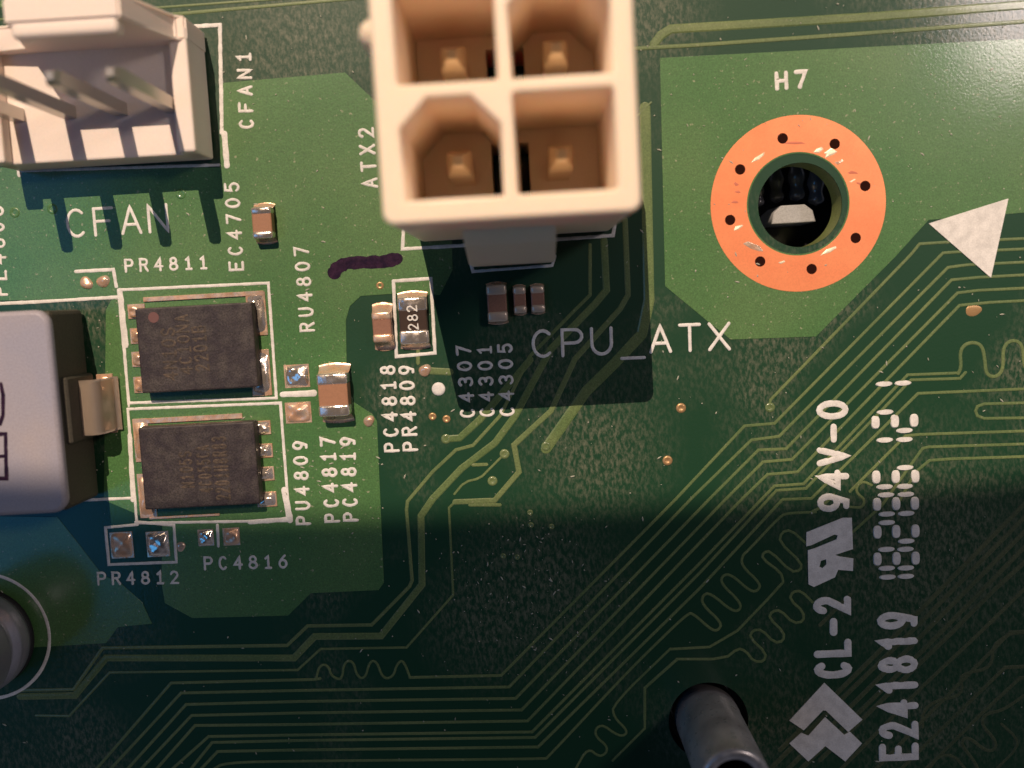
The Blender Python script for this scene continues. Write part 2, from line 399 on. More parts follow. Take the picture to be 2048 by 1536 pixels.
# the bus
BUS = [
 [(1537, 819), (1541, 800), (1822, 509), (1839, 488), (1901, 484), (2120, 474)],
 [(191, 1540), (342, 1366), (629, 1359), (640, 1357)] ,
 [(820, 1355), (1002, 1351), (1352, 998), (1489, 852), (1549, 847), (1886, 506), (1915, 504), (2120, 495)],
 [(219, 1540), (362, 1386), (600, 1381), (1018, 1374), (1382, 998), (1503, 880), (1558, 873), (1896, 535), (1933, 530), (2120, 521)],
 [(253, 1540), (372, 1409), (600, 1403), (1031, 1397), (1419, 998), (1517, 900), (1572, 898), (1903, 560), (1956, 555), (2120, 546)],
 [(280, 1540), (383, 1431), (600, 1426), (1043, 1420), (1452, 998), (1526, 924), (1584, 919), (1915, 586), (1956, 581), (2120, 573)],
 [(311, 1540), (390, 1451), (600, 1449), (1055, 1442), (1484, 998), (1535, 949), (1595, 944), (1919, 611), (1980, 605), (2120, 598)],
 [(342, 1540), (417, 1473), (600, 1470), (1064, 1464), (1400, 1126), (1549, 972), (1607, 968), (1815, 750), (1917, 746)],
 [(380, 1540), (424, 1485), (600, 1481), (1070, 1475), (1400, 1145), (1553, 981), (1612, 977), (1822, 760), (1920, 757), (1931, 745)],
 [(400, 1540), (435, 1503), (600, 1500), (1076, 1494), (1400, 1176), (1565, 999), (1623, 997), (1836, 787), (2120, 775)],
 [(1625, 1023), (1640, 1016), (1668, 990)],
 [(2120, 804), (1968, 808), (1955, 813), (1951, 822), (1955, 832), (1968, 837), (2120, 835)],
 [(1700, 983), (1811, 872), (1840, 869), (2120, 860)],
 [(1701, 1068), (1763, 1012), (1845, 897), (1858, 894), (2120, 886)],
 [(1800, 1000), (1831, 944), (1859, 921), (1900, 918), (2120, 911)],
]
for b in BUS: trace(b, 6)
trace([(820, 1355), (811, 1331), (803, 1320), (793, 1330), (787, 1351), (774, 1358), (763, 1351), (755, 1327), (745, 1320), (737, 1330), (732, 1351), (722, 1358), (712, 1347), (708, 1327), (697, 1320), (687, 1330), (685, 1351), (679, 1360), (662, 1351), (658, 1335), (648, 1328), (637, 1335), (633, 1355), (629, 1359)], 5, sm=2)
def Z(l): return [(1250 + x / 2.415, 900 + y / 2.415) for x, y in l]
trace([(425, 1540), (448, 1525), (600, 1522), (1090, 1518), (1095, 1515)] + Z([(-10, 1095), (100, 985), (300, 790), (330, 790), (420, 872), (452, 870), (468, 835), (370, 745), (375, 700), (412, 690), (520, 782), (560, 770), (553, 730), (462, 645), (470, 605), (512, 600), (605, 684), (642, 680), (655, 645), (562, 560), (565, 510), (600, 480), (750, 318), (790, 305), (920, 300)]), 5.5, sm=2)
trace(Z([(222, 962), (470, 948), (762, 645), (763, 625), (750, 590), (662, 525), (668, 495), (702, 488), (800, 588), (848, 582), (852, 545), (745, 445), (755, 398), (800, 385), (878, 455)]), 5.5, sm=1)
trace(Z([(252, 1010), (480, 1010), (545, 958), (582, 970), (622, 1022), (670, 1022), (682, 982), (600, 905), (618, 870), (660, 868), (722, 932), (765, 922), (767, 880), (695, 812), (708, 780), (750, 773), (812, 837), (862, 828), (862, 782), (795, 722), (808, 685), (850, 680), (905, 735)]), 5.5, sm=1)
trace(Z([(252, 1010), (95, 1150), (95, 1300)]), 6)
trace(Z([(95, 1300), (95, 1345), (-60, 1500)]), 5)
trace([(1341, 1297), (1225, 1409), (1227, 1434), (1256, 1462), (1246, 1473), (1229, 1467), (1205, 1449), (1190, 1458), (1192, 1474), (1214, 1492), (1213, 1506), (1198, 1514), (1175, 1495), (1150, 1540)], 5, sm=2)
trace(Z([(1190, 170), (1150, 150), (1118, 175), (1120, 210), (1160, 240), (1145, 280), (1088, 275)]), 5.5, sm=2)
def Z2(l): return [(1780 + x / 2.56, 500 + y / 2.56) for x, y in l]
trace(Z2([(350, 632), (365, 600), (358, 520), (385, 482), (430, 472), (472, 490), (486, 560), (490, 625), (515, 650), (555, 645), (580, 605), (578, 510), (602, 470), (645, 462), (680, 490), (686, 600), (730, 650), (800, 640)]), 7, sm=2, label='faint squiggly copper track')
# the dim tracks to the right of the serial number
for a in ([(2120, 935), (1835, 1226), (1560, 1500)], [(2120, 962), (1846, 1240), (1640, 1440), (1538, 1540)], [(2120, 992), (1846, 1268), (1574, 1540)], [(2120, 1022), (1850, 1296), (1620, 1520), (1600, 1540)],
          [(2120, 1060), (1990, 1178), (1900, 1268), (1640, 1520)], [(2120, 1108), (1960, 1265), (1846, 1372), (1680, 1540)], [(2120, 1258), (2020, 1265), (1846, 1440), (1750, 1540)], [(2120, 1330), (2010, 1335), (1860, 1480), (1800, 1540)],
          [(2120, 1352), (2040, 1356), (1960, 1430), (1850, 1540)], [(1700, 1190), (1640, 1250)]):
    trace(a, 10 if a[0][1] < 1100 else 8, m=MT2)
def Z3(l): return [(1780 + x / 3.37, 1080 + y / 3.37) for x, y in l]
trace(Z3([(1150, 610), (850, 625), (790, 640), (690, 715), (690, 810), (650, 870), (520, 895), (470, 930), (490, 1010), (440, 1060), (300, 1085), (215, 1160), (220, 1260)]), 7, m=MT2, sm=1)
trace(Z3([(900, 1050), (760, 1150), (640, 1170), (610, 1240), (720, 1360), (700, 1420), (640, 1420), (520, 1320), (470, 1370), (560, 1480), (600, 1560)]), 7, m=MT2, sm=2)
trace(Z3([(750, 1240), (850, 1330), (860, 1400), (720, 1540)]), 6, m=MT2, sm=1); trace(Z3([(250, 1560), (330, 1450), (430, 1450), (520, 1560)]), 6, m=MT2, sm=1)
# under the connector row, faint
trace([(1000, 1010), (940, 1010)], 7)

# vias and solder bumps
def via(u, v, r=9, m=None, h=.004, name='via', label=None):
    bm = bmesh.new(); x, y = P2(u, v); R = r / 395.
    lathe(bm, [(R, 0), (R * .9, h), (R * .5, h * 1.05), (R * .32, h * .4), (0, h * .2)], x, y, 16)
    o = obj(name, bm, m or MT, BOARD, True)
    if label: o['label'] = label
MVC = mat('copper_under_mask', (.42, .26, .12), rough=.35, metal=.4, bump=.0006)
for u, v in ((1362, 816), (1335, 921)): via(u, v, 10, MVC)
for u, v in ((1540, 815), (1092, 893), (1009, 908), (985, 962), (892, 878)): via(u, v, 10)
for u, v in ((865, 833), (893, 838), (760, 571)): via(u, v, 8, MVC)
for u, v in ((30, 425), (105, 418), (362, 388)): via(u, v, 11, MP)
for u, v in ((1060, 1025), (1062, 1050), (1103, 1053), (1006, 1112), (1034, 1114)): via(u, v, 6)
def bump(u, v, w, h_, z=.02, m=None, name='solder_bump', label=None, parent=None, z0=0., lump=.2, sq=2.4):
    bm = bmesh.new(); x, y = P2(u, v, z0)
    lathe(bm, [(1., 0), (.93, .35), (.75, .72), (.5, .92), (.25, 1.), (0, 1.03)], 0, 0, 20); k_ = random.uniform(0, 6)
    for v_ in bm.verts:
        a_ = math.atan2(v_.co.y, v_.co.x); f_ = 1 + .10 * math.sin(2 * a_ + k_) + .06 * math.sin(3 * a_ - k_)
        v_.co = Vector((x + v_.co.x * f_ * w / 790., y + v_.co.y * f_ * h_ / 790., z0 + v_.co.z * z * (1 + .15 * math.sin(a_ + k_))))
    o = obj(name, bm, m or MSO, parent or BOARD, True)
    if label: o['label'] = label
    return o
bump(850, 741, 24, 26, .018, MSC); bump(738, 842, 22, 24, .018, MSC); bump(173, 566, 26, 26, .016, MSC); bump(207, 563, 26, 26, .016, MSC); bump(362, 1093, 20, 20, .012, MSC); bump(1947, 621, 34, 20, .002, MVC)
# unpopulated pads
def pad(u, v, w, h_, z=.016, m=None, label=None, lump=.35):
    bm = bmesh.new(); x, y = P2(u, v); box(bm, x, y, -.001, w / 395., h_ / 395., .005, .001, 1)
    p = obj('solder_pad', bm, MSC, BOARD)
    bm = bmesh.new(); dome(bm, x, y, w * .94 / 395., h_ * .94 / 395., z, .003, 14, lump, 3.)
    obj('solder', bm, m or MSO, p, True)
    if label: p['label'] = label
pad(594, 752, 50, 46, .020, label='tinned bare pad above the short white bar'); pad(597, 825, 52, 42, .018, MSC, label='tinned bare pad below the short white bar', lump=.6)
pad(244, 1090, 46, 54, .018, MSC); pad(316, 1088, 46, 52, .018)
pad(412, 1075, 32, 34, .014); pad(463, 1073, 34, 36, .014, MSC)

# white print
def line(pts, w=6, h=.0045, closed=False, jit=.12, name='printed_outline', label=None, z=0.):
    bm = bmesh.new(); q = pxs(pts, z); ribbon(bm, q, w / 395., h, z, DOME, closed=closed, jit=jit, step=None if closed else .022)
    o = obj(name, bm, MS, BOARD)
    if label: o['label'] = label
    return o
line([(300, 58), (440, 50), (444, 266)], 8); line([(449, 268), (454, 331)], 12); line([(38, 342), (438, 330)], 6, h=.004); line([(38, 338), (39, 350)], 9)
line([(807, 462), (805, 498), (945, 490)], 7); line([(1112, 479), (1226, 471), (1230, 448)], 7); line([(942, 528), (946, 543), (1104, 531), (1110, 512)], 6)
line([(152, 543), (227, 539), (233, 573)], 7); line([(-40, 609), (70, 604), (240, 594)], 7); line([(-60, 1008), (150, 1001), (262, 996)], 6)
line([(237, 580), (537, 566), (553, 796), (258, 806), (237, 580)], 6); line([(240, 582), (252, 690)], 12, h=.0048)
line([(256, 818), (561, 806), (579, 1041), (274, 1046), (256, 818)], 6); line([(242, 590), (258, 812)], 5); line([(569, 980), (580, 1040)], 13, h=.005); line([(260, 870), (266, 1000)], 9, h=.0049)
line([(272, 1044), (348, 1050), (353, 1124), (218, 1129), (211, 1055), (275, 1049)], 6)
line([(787, 562), (862, 557), (870, 706), (793, 713), (787, 562)], 7)
line([(566, 789), (628, 786)], 13, h=.006, name='printed_bar', label='short white bar between two bare pads'); line([(435, 1050), (437, 1092)], 6, name='printed_bar')
line([(580, 1038), (500, 1044)], 10, h=.0047)
cc = P2(-28, 1273)
bm = bmesh.new(); ribbon(bm, circle(*cc, .331, 72), .017, .0045, 0, DOME, closed=True, jit=.08); obj('printed_circle', bm, MS, BOARD)['label'] = 'white printed ring round the can capacitor'
bm = bmesh.new(); x, y = P2(877, 778); lathe(bm, [(.034, 0), (.032, .005), (.02, .006), (0, .006)], x, y, 24); obj('printed_dot', bm, MS, BOARD, True)
prism('printed_triangle', [pxs([(1857, 447), (2016, 397), (1981, 556)])], 0, .0065, MS, BOARD, bevel=.001)
T = lambda *a, **k: text(*a, BOARD, **k)
def TX(s, p0, p1, h, **k): return text(s, p0, p1, h, BOARD, **k)
TX('CFAN1', (509, 258), (503, 104), 32, stroke=.19)
TX('EC4705', (489, 542), (479, 364), 32, stroke=.17)
TX('RU4807', (631, 663), (618, 492), 32, stroke=.17)
TX('PU4809', (623, 1050), (615, 881), 31, stroke=.19)
TX('PC4817', (681, 1045), (671, 873), 32, stroke=.19)
TX('PC4819', (718, 1043), (711, 873), 32, stroke=.19)
TX('PC4818', (800, 904), (791, 730), 32, stroke=.18)
TX('PR4809', (837, 902), (828, 730), 32, stroke=.18)
TX('C4307', (951, 835), (942, 690), 31, stroke=.17)
TX('C4301', (990, 833), (984, 690), 31, stroke=.17)
TX('C4305', (1030, 832), (1025, 686), 31, stroke=.17)
TX('ATX2', (757, 376), (748, 254), 34, stroke=.18)
TX('PR4811', (250, 546), (417, 539), 28, stroke=.18)
TX('PR4812', (195, 1171), (359, 1168), 28, stroke=.17)
TX('PC4816', (408, 1141), (576, 1137), 29, stroke=.17)
TX('CFAN', (135, 477), (340, 465), 58, stroke=.105, gap=.22, jit=.05)
TX('CPU_ATX', (1064, 717), (1462, 701), 58, stroke=.115, gap=.22, jit=.05)
TX('H7', (1550, 182), (1616, 177), 38, stroke=.22, gap=.3)
TX('PL4808', (17, 592), (8, 412), 33, stroke=.17)
TX('94V-0', (1699, 1023), (1697, 799), 64, stroke=.20, gap=.16, jit=.05)
TX('CL-2', (1704, 1356), (1702, 1191), 74, stroke=.20, gap=.14, jit=.05)
TX('E24i8i9', (1838, 1520), (1835, 1221), 78, stroke=.185, gap=.18, jit=.05)
# date code: two columns of oval strokes
ov = []
k1 = 977 / 140.
for x, y, hz in ((265, 195, 1), (530, 183, 1), (280, 588, 1), (145, 730, 0), (415, 715, 0), (685, 705, 0), (550, 845, 1), (275, 978, 1), (550, 970, 1), (560, 1362, 1)):
    ov.append((1730 + x / k1, 740 + y / k1, hz))
k2 = 935 / 140.
for x, y, hz in ((150, 95, 0), (410, 90, 0), (670, 85, 0), (260, 225, 1), (530, 218, 1), (280, 332, 1), (545, 325, 1), (160, 460, 0), (415, 450, 0), (665, 445, 0), (290, 588, 1), (550, 580, 1), (290, 702, 1), (165, 830, 0), (415, 822, 0), (672, 815, 0), (550, 950, 1), (285, 1060, 1), (540, 1058, 1), (165, 1190, 0), (420, 1183, 0), (675, 1178, 0), (290, 1312, 1), (545, 1308, 1), (300, 1430, 1), (545, 1420, 1)):
    ov.append((1730 + x / k2, 940 + y / k2, hz))
for u, v, hz in ov:
    bm = bmesh.new(); x, y = P2(u, v); a, b = (.042, .0135) if hz else (.022, .034)
    a *= 1.0; b *= 1.0
    n = 20; lo = []; hi = []
    top = bm.verts.new((x, y, .0065)); pw = .75 if not hz else .9
    for i in range(n):
        t = 2 * math.pi * i / n; cx_ = math.copysign(abs(math.cos(t)) ** pw, math.cos(t)); sy_ = math.copysign(abs(math.sin(t)) ** pw, math.sin(t))
        lo.append(bm.verts.new((x + a * cx_, y + b * sy_, 0))); hi.append(bm.verts.new((x + a * .86 * cx_, y + b * .86 * sy_, .0055)))
    for i in range(n):
        j = (i + 1) % n; bm.faces.new((lo[i], lo[j], hi[j], hi[i])); bm.faces.new((hi[i], hi[j], top))
    obj('date_code_stroke', bm, MS, BOARD)
def Z4(l): return [(1560 + x / 6.4, 1000 + y / 6.4) for x, y in l]
prism('printed_logo', [pxs(Z4([(335, 410), (800, 225), (915, 225), (930, 625), (880, 640), (700, 700), (760, 720), (935, 745), (930, 905), (740, 890), (700, 985), (430, 1110), (360, 1075), (352, 640), (440, 615), (720, 500), (735, 450), (690, 440), (400, 575), (332, 590)])),
                       pxs(Z4([(500, 850), (520, 775), (585, 755), (590, 820), (540, 870)]))], 0, .0065, MS, BOARD, bevel=.0008)['label'] = 'slanted reversed R and U mark'
prism('printed_logo', [pxs(Z([(962, 1123), (1145, 1300), (1076, 1360), (968, 1256), (955, 1256), (862, 1352), (792, 1305)]))], 0, .0065, MS, BOARD, bevel=.0008)['label'] = 'upper white chevron of the arrow mark'
prism('printed_logo', [pxs(Z([(792, 1415), (850, 1364), (884, 1378), (965, 1288), (1058, 1374), (1084, 1358), (1143, 1415), (1062, 1502), (966, 1428), (884, 1502)]))], 0, .0065, MS, BOARD, bevel=.0008)['label'] = 'lower white chevron of the arrow mark'
# marker
bm = bmesh.new()
q = smoothline(pxs([(669, 545), (676, 534), (694, 526), (730, 525), (765, 524), (792, 518)]), 2)
ribbon(bm, q, .070, .0042, 0, [(-1, 0), (-.9, .7), (0, 1), (.9, .7), (1, 0)], jit=.12, step=.012)
o = obj('marker_stroke', bm, MPU, BOARD); o['label'] = 'dark purple marker pen stroke'

# mounting pad with its ring of small holes
R2 = .430
PAD = prism('mounting_pad', [circle(*ringc, R2, 96), circle(*ringc, .252, 72)], -.001, .0032, MCU, BOARD, bevel=.0008)
PAD['label'] = 'orange copper mounting ring'
for (u, v) in ((1565, 277), (1669, 288), (1480, 339), (1730, 372), (1460, 440), (1711, 476), (1520, 523), (1623, 538)):
    bm = bmesh.new(); x, y = P2(u, v)
    lathe(bm, [(.026, .0031), (.0235, .0042), (.019, .0040), (.015, .0036), (0, .0034)], x, y, 20)
    o = obj('pinhole', bm, MBH, PAD, True)
# scuffs and solder flecks on the ring
def fleck(pts, h=.006, m=None):
    q = pxs(pts); c = (sum(p[0] for p in q) / len(q), sum(p[1] for p in q) / len(q))
    bm = bmesh.new(); t = bm.verts.new((*c, h)); lo = [bm.verts.new((*p, .0028)) for p in q]
    hi = [bm.verts.new((c[0] + (p[0] - c[0]) * .7, c[1] + (p[1] - c[1]) * .7, h * random.uniform(.75, 1.))) for p in q]
    n = len(q)
    for i in range(n):
        j = (i + 1) % n; bm.faces.new((lo[i], lo[j], hi[j], hi[i])); bm.faces.new((hi[i], hi[j], t))
    obj('solder_fleck', bm, m or MFL, PAD)
MFL = mat('bright_scuffed_solder', (.95, .86, .62), rough=.4, metal=.35, bump=.002, bscale=60)
def Z5(l): return [(1450 + x / 5.907, 280 + y / 5.907) for x, y in l]
fleck(Z5([(300, 275), (350, 210), (470, 140), (460, 180), (400, 235)]))
fleck(Z5([(1035, 150), (1080, 105), (1140, 80), (1165, 110), (1110, 155)])); fleck(Z5([(1165, 155), (1260, 90), (1330, 140), (1290, 170), (1175, 220), (1190, 180)]))
fleck(Z5([(100, 1075), (120, 1020), (200, 1000), (215, 1015), (160, 1060)])); fleck(Z5([(1115, 1370), (1200, 1290), (1310, 1250), (1320, 1275), (1240, 1330)]))
fleck(Z5([(190, 1220), (260, 1190), (420, 1250), (480, 1330), (400, 1320), (300, 1290)]), .004, MSC); fleck(Z5([(1270, 270), (1390, 225), (1400, 250), (1330, 300)]), .004, MSC)
fleck(Z5([(620, 1450), (700, 1420), (715, 1440), (660, 1465)]), .005); fleck(Z5([(1455, 500), (1530, 455), (1550, 465), (1490, 505)]), .004)
for u, v, a, b in ((1471, 368, 8, 14), (1473, 384, 10, 9), (1470, 405, 10, 8), (1588, 287, 34, 7), (1706, 346, 14, 10), (1718, 368, 12, 7)):
    fleck([(u - a, v), (u - a * .4, v - b * .6), (u + a * .5, v - b * .5), (u + a, v + b * .2), (u, v + b * .6)], .0036, mat('ring_scuff', (.55, .17, .10), rough=.5, metal=.4))

# ------------------------------------------------------------------ under the board
bm = bmesh.new(); box(bm, 0, 0, -1.3, 14, 11, .1); tray = obj('ground', bm, MDK); tray['kind'] = 'structure'
clip = thing('plastic_clip', 'glossy black ribbed plastic clip with a grey block, seen through the copper ringed hole', 'plastic clip', (*P2(1592, 410, -.45), -1.2))
o0 = clip.location
bm = bmesh.new(); box(bm, 0, -.05, 0, .62, .72, .66, .04); obj('clip_body', bm, MBP, clip)
for (u, v, rr, l) in ((1556, 366, .038, .20), (1597, 360, .042, .22), (1636, 372, .042, .20), (1520, 385, .03, .14)):
    x, y = P2(u, v, -.34); x -= o0.x; y -= o0.y
    bm = bmesh.new(); n = 16; prof = []
    for i in range(n + 1):
        t = i / n; prof.append((max(.0001, rr * (1 - (2 * t - 1) ** 6) ** .5 * (1 + .16 * math.sin(t * 13))), t * l))
    lathe(bm, prof, 0, 0, 16)
    for v_ in bm.verts: v_.co = Vector((x + v_.co.x, y + (v_.co.z - l / 2), .82 + v_.co.y))
    obj('rib', bm, MRI, clip, True)
x, y = P2(1587, 434, -.24); x -= o0.x; y -= o0.y
lp = [(x - .115, y - .03), (x - .10, y + .03), (x - .06, y + .062), (x + .06, y + .062), (x + .10, y + .03), (x + .115, y - .03)]
prism('grey_block', [lp], .5, .96, MGP, clip, bevel=.006)

# ------------------------------------------------------------------ 2x2 power connector
bl_ = P(839, 487); br_ = P(1223, 463)
CW = .96; cxw = (bl_.x + br_.x) / 2; cyf = (bl_.y + br_.y) / 2
CON = thing('power_connector', 'tall ivory plastic power connector with four square sockets, at the top centre', 'power connector', (cxw, cyf + CW / 2, 0))
HZ = 1.26
def rr(x0, y0, x1, y1, r, n=5):
    out = []
    for cx_, cy_, a in ((x1 - r, y1 - r, 0), (x0 + r, y1 - r, 90), (x0 + r, y0 + r, 180), (x1 - r, y0 + r, 270)):
        out += [(cx_ + r * math.cos(math.radians(a + 90 * i / n)), cy_ + r * math.sin(math.radians(a + 90 * i / n))) for i in range(n + 1)]
    return out
h = CW / 2; pt = .21; oc = .184
cells = []
def cell(cx_, cy_, cham):
    if not cham: return rr(cx_ - oc, cy_ - oc, cx_ + oc, cy_ + oc, .012, 2)
    c = .105
    return [(cx_ - oc, cy_ - oc), (cx_ + oc, cy_ - oc), (cx_ + oc, cy_ + oc - c), (cx_ + oc - c, cy_ + oc), (cx_ - oc + c, cy_ + oc), (cx_ - oc, cy_ + oc - c)]
cl = [cell(-pt, -pt, True), cell(pt, -pt, False), cell(-pt, pt, False), cell(pt, pt, True)]
prism('housing', [rr(-h, -h, h, h, .045)] + cl, .40, HZ, MNY, CON, bevel=.012)
fl_ = [rr(-h + .004, -h + .004, h - .004, h - .004, .03)]
for sx in (-1, 1):
    for sy in (-1, 1):
        fl_.append([(sx * .045, sy * pt - .11), (sx * .085, sy * pt - .11), (sx * .085, sy * pt + .13), (sx * .045, sy * pt + .13)])
prism('socket_floor', fl_, .03, .398, MNY, CON)
for sx in (-1, 1):
    for sy in (-1, 1):
        bm = bmesh.new(); w = .049
        lv = [(.0, w), (.90 - .10, w), (.90 - .03, w * .6), (.90, w * .4)]
        rings = [[bm.verts.new((sx * pt + a * ww, sy * pt + b * ww, z)) for a, b in ((-1, -1), (1, -1), (1, 1), (-1, 1))] for z, ww in lv]
        for a, b in zip(rings, rings[1:]):
            for i in range(4): bm.faces.new((a[i], a[(i + 1) % 4], b[(i + 1) % 4], b[i]))
        bm.faces.new(rings[-1]); obj('pin', bm, MBS, CON)
# latch ramp on the front
bm = bmesh.new(); x = P(1026, 530).x - cxw; lw = .20
pr = [(-h + .002, .74), (-h + .002, .07), (-h - .135, .07), (-h - .135, .34), (-h - .06, .62)]
A = [bm.verts.new((x - lw, y_, z_)) for y_, z_ in pr]; B = [bm.verts.new((x + lw, y_, z_)) for y_, z_ in pr]
bm.faces.new(A); bm.faces.new(B[::-1])
for i in range(5): bm.faces.new((A[i], A[(i + 1) % 5], B[(i + 1) % 5], B[i]))
bmesh.ops.bevel(bm, geom=bm.edges[:], offset=.006, segments=2, affect='EDGES'); obj('latch', bm, MNY, CON)
bm = bmesh.new(); yy = P(725, 62, 1.2).y - (cyf + h); lathe(bm, [(.0001, .0), (.055, .0), (.055, 1.15), (.04, 1.19), (.0001, 1.20)], -h - .005, yy, 24); obj('side_rib', bm, MNY, CON, True)

# ------------------------------------------------------------------ fan header
hb = P(432, 322); ht = P(425, 66)
HX1 = hb.x; HY0 = hb.y; HD = .62; HWD = .985
hcx = HX1 - HWD / 2; hcy = HY0 + HD / 2
HD_ = thing('fan_header', 'white plastic four pin fan header cut off by the left edge', 'fan header', (hcx, hcy, 0))
bm = bmesh.new(); a = HWD / 2; d = HD / 2
box(bm, 0, -.03, .015, HWD - .01, HD - .07, .21, .01)
obj('header_base', bm, MNW, HD_)
bm = bmesh.new(); box(bm, a - .045, -.02, .10, .085, HD - .05, .20, .012); obj('end_lip', bm, MNW, HD_)
bm = bmesh.new(); box(bm, -a + .045, -.02, .10, .085, HD - .05, .20, .012); obj('end_lip', bm, MNW, HD_)
# latch wall: low shoulders, a tall tab and its snap lip
bm = bmesh.new()
TZ = .71
tx1 = P(240, 40, TZ).x - hcx; tx0 = P(8, 40, TZ).x - hcx
out = [(-a, .015), (a, .015), (a, .30), (a - .05, .31), (tx1, TZ), (tx0, TZ), (tx0 - .10, .31), (-a, .30)]
th0 = d - .11; th1 = d
fA = [bm.verts.new((x_, th0, z_)) for x_, z_ in out]; fB = [bm.verts.new((x_, th1, z_)) for x_, z_ in out]
bm.faces.new(fA); bm.faces.new(fB[::-1]); n = len(out)
for i in range(n): bm.faces.new((fA[i], fA[(i + 1) % n], fB[(i + 1) % n], fB[i]))
bmesh.ops.bevel(bm, geom=bm.edges[:], offset=.010, segments=2, affect='EDGES'); obj('latch_wall', bm, MNW, HD_)
bm = bmesh.new(); box(bm, (tx0 + tx1) / 2, th0 - .025, TZ - .10, tx1 - tx0 - .03, .07, .095, .025, 3); obj('latch_lip', bm, MNW, HD_)
PX = P(345, 214, .225).x - hcx
for i in range(4):
    bm = bmesh.new(); w = .029; xx = PX - .243 * i; y_ = P(345, 214, .225).y - hcy
    lv = [(-.1, w), (.90, w), (.94, w * .55)]
    rings = [[bm.verts.new((xx + p * ww, y_ + q_ * ww + (.006 * max(z - .2, 0) / .7), z)) for p, q_ in ((-1, -1), (1, -1), (1, 1), (-1, 1))] for z, ww in lv]
    for r0, r1 in zip(rings, rings[1:]):
        for k in range(4): bm.faces.new((r0[k], r0[(k + 1) % 4], r1[(k + 1) % 4], r1[k]))
    bm.faces.new(rings[-1]); obj('pin', bm, MPF, HD_)

# ------------------------------------------------------------------ chips
def chip(u0, v0, u1, v1, label, lines, left, right, strip, dot=False):
    zt = .095
    a = P(u0, v1, zt); b = P(u1, v0, zt); cx_, cy_ = (a.x + b.x) / 2, (a.y + b.y) / 2; sx, sy = abs(b.x - a.x), abs(b.y - a.y)
    t = thing('transistor_chip', label, 'chip', (cx_, cy_, 0), 'square black transistor chips')
    bm = bmesh.new(); box(bm, 0, 0, .012, sx, sy, zt - .012, .008, 2); obj('chip_body', bm, MEP, t)
    for (x0, y0, x1, y1) in strip:
        p = P(x0, y1); q = P(x1, y0); bm = bmesh.new()
        box(bm, (p.x + q.x) / 2 - cx_, (p.y + q.y) / 2 - cy_, .001, abs(q.x - p.x), abs(q.y - p.y), .010, .002, 1); obj('tab', bm, MSC, t)
    for i, (x0, y0, x1, y1) in enumerate(left + right):
        p = P(x0, y1); q = P(x1, y0); bm = bmesh.new(); sy_ = abs(q.y - p.y); sx_ = abs(q.x - p.x)
        mx_, my_ = (p.x + q.x) / 2 - cx_, (p.y + q.y) / 2 - cy_
        box(bm, mx_, my_, .001, sx_, sy_, .008, .002, 1)
        o = obj('lead', bm, MSC, t)
        bm = bmesh.new(); dome(bm, mx_, my_, sx_ * .93, sy_ * .9, .022, .006, 10, .4, 2.6); obj('solder', bm, MSO if i >= len(left) else MSC, o, True)
    for s, p0, p1, hp in lines:
        o = text(s, p0, p1, hp, None, stroke=.15, z=zt, h=.0012, m=MEI, name='marking', jit=.15, gap=.22)
        o.parent = t; o.location = (-cx_, -cy_, 0)
    if dot:
        bm = bmesh.new(); p = P(307, 635, zt); lathe(bm, [(.028, zt - .001), (.026, zt + .001), (0, zt + .001)], p.x - cx_, p.y - cy_, 20)
        obj('pin_mark', bm, mat('pin_mark_dot', (.14, .06, .055), rough=.6), t)
chip(284, 604, 503, 787, 'black square transistor chip with a faint reddish corner dot, upper one of the pair', [('4N10S', (357, 760), (350, 655), 30), ('4C10NA', (387, 748), (376, 628), 28), ('2201B', (420, 742), (411, 650), 30)],
     [(258, 607, 290, 638), (263, 655, 293, 688), (266, 702, 297, 734), (270, 752, 300, 786)], [(498, 583, 530, 672), (506, 698, 538, 792)], [(288, 581, 528, 604)], True)
chip(290, 843, 507, 1020, 'black square transistor chip with three lines of faint marking, lower one of the pair', [('N105S', (390, 975), (383, 902), 27), ('4C055CA', (427, 985), (418, 890), 28), ('2201H8R83', (462, 1000), (452, 872), 30)],
     [(273, 836, 296, 924), (282, 946, 308, 1036)], [(506, 840, 541, 870), (510, 886, 545, 916), (513, 932, 548, 962), (516, 982, 553, 1014)], [(275, 826, 485, 848), (300, 1026, 440, 1038)])

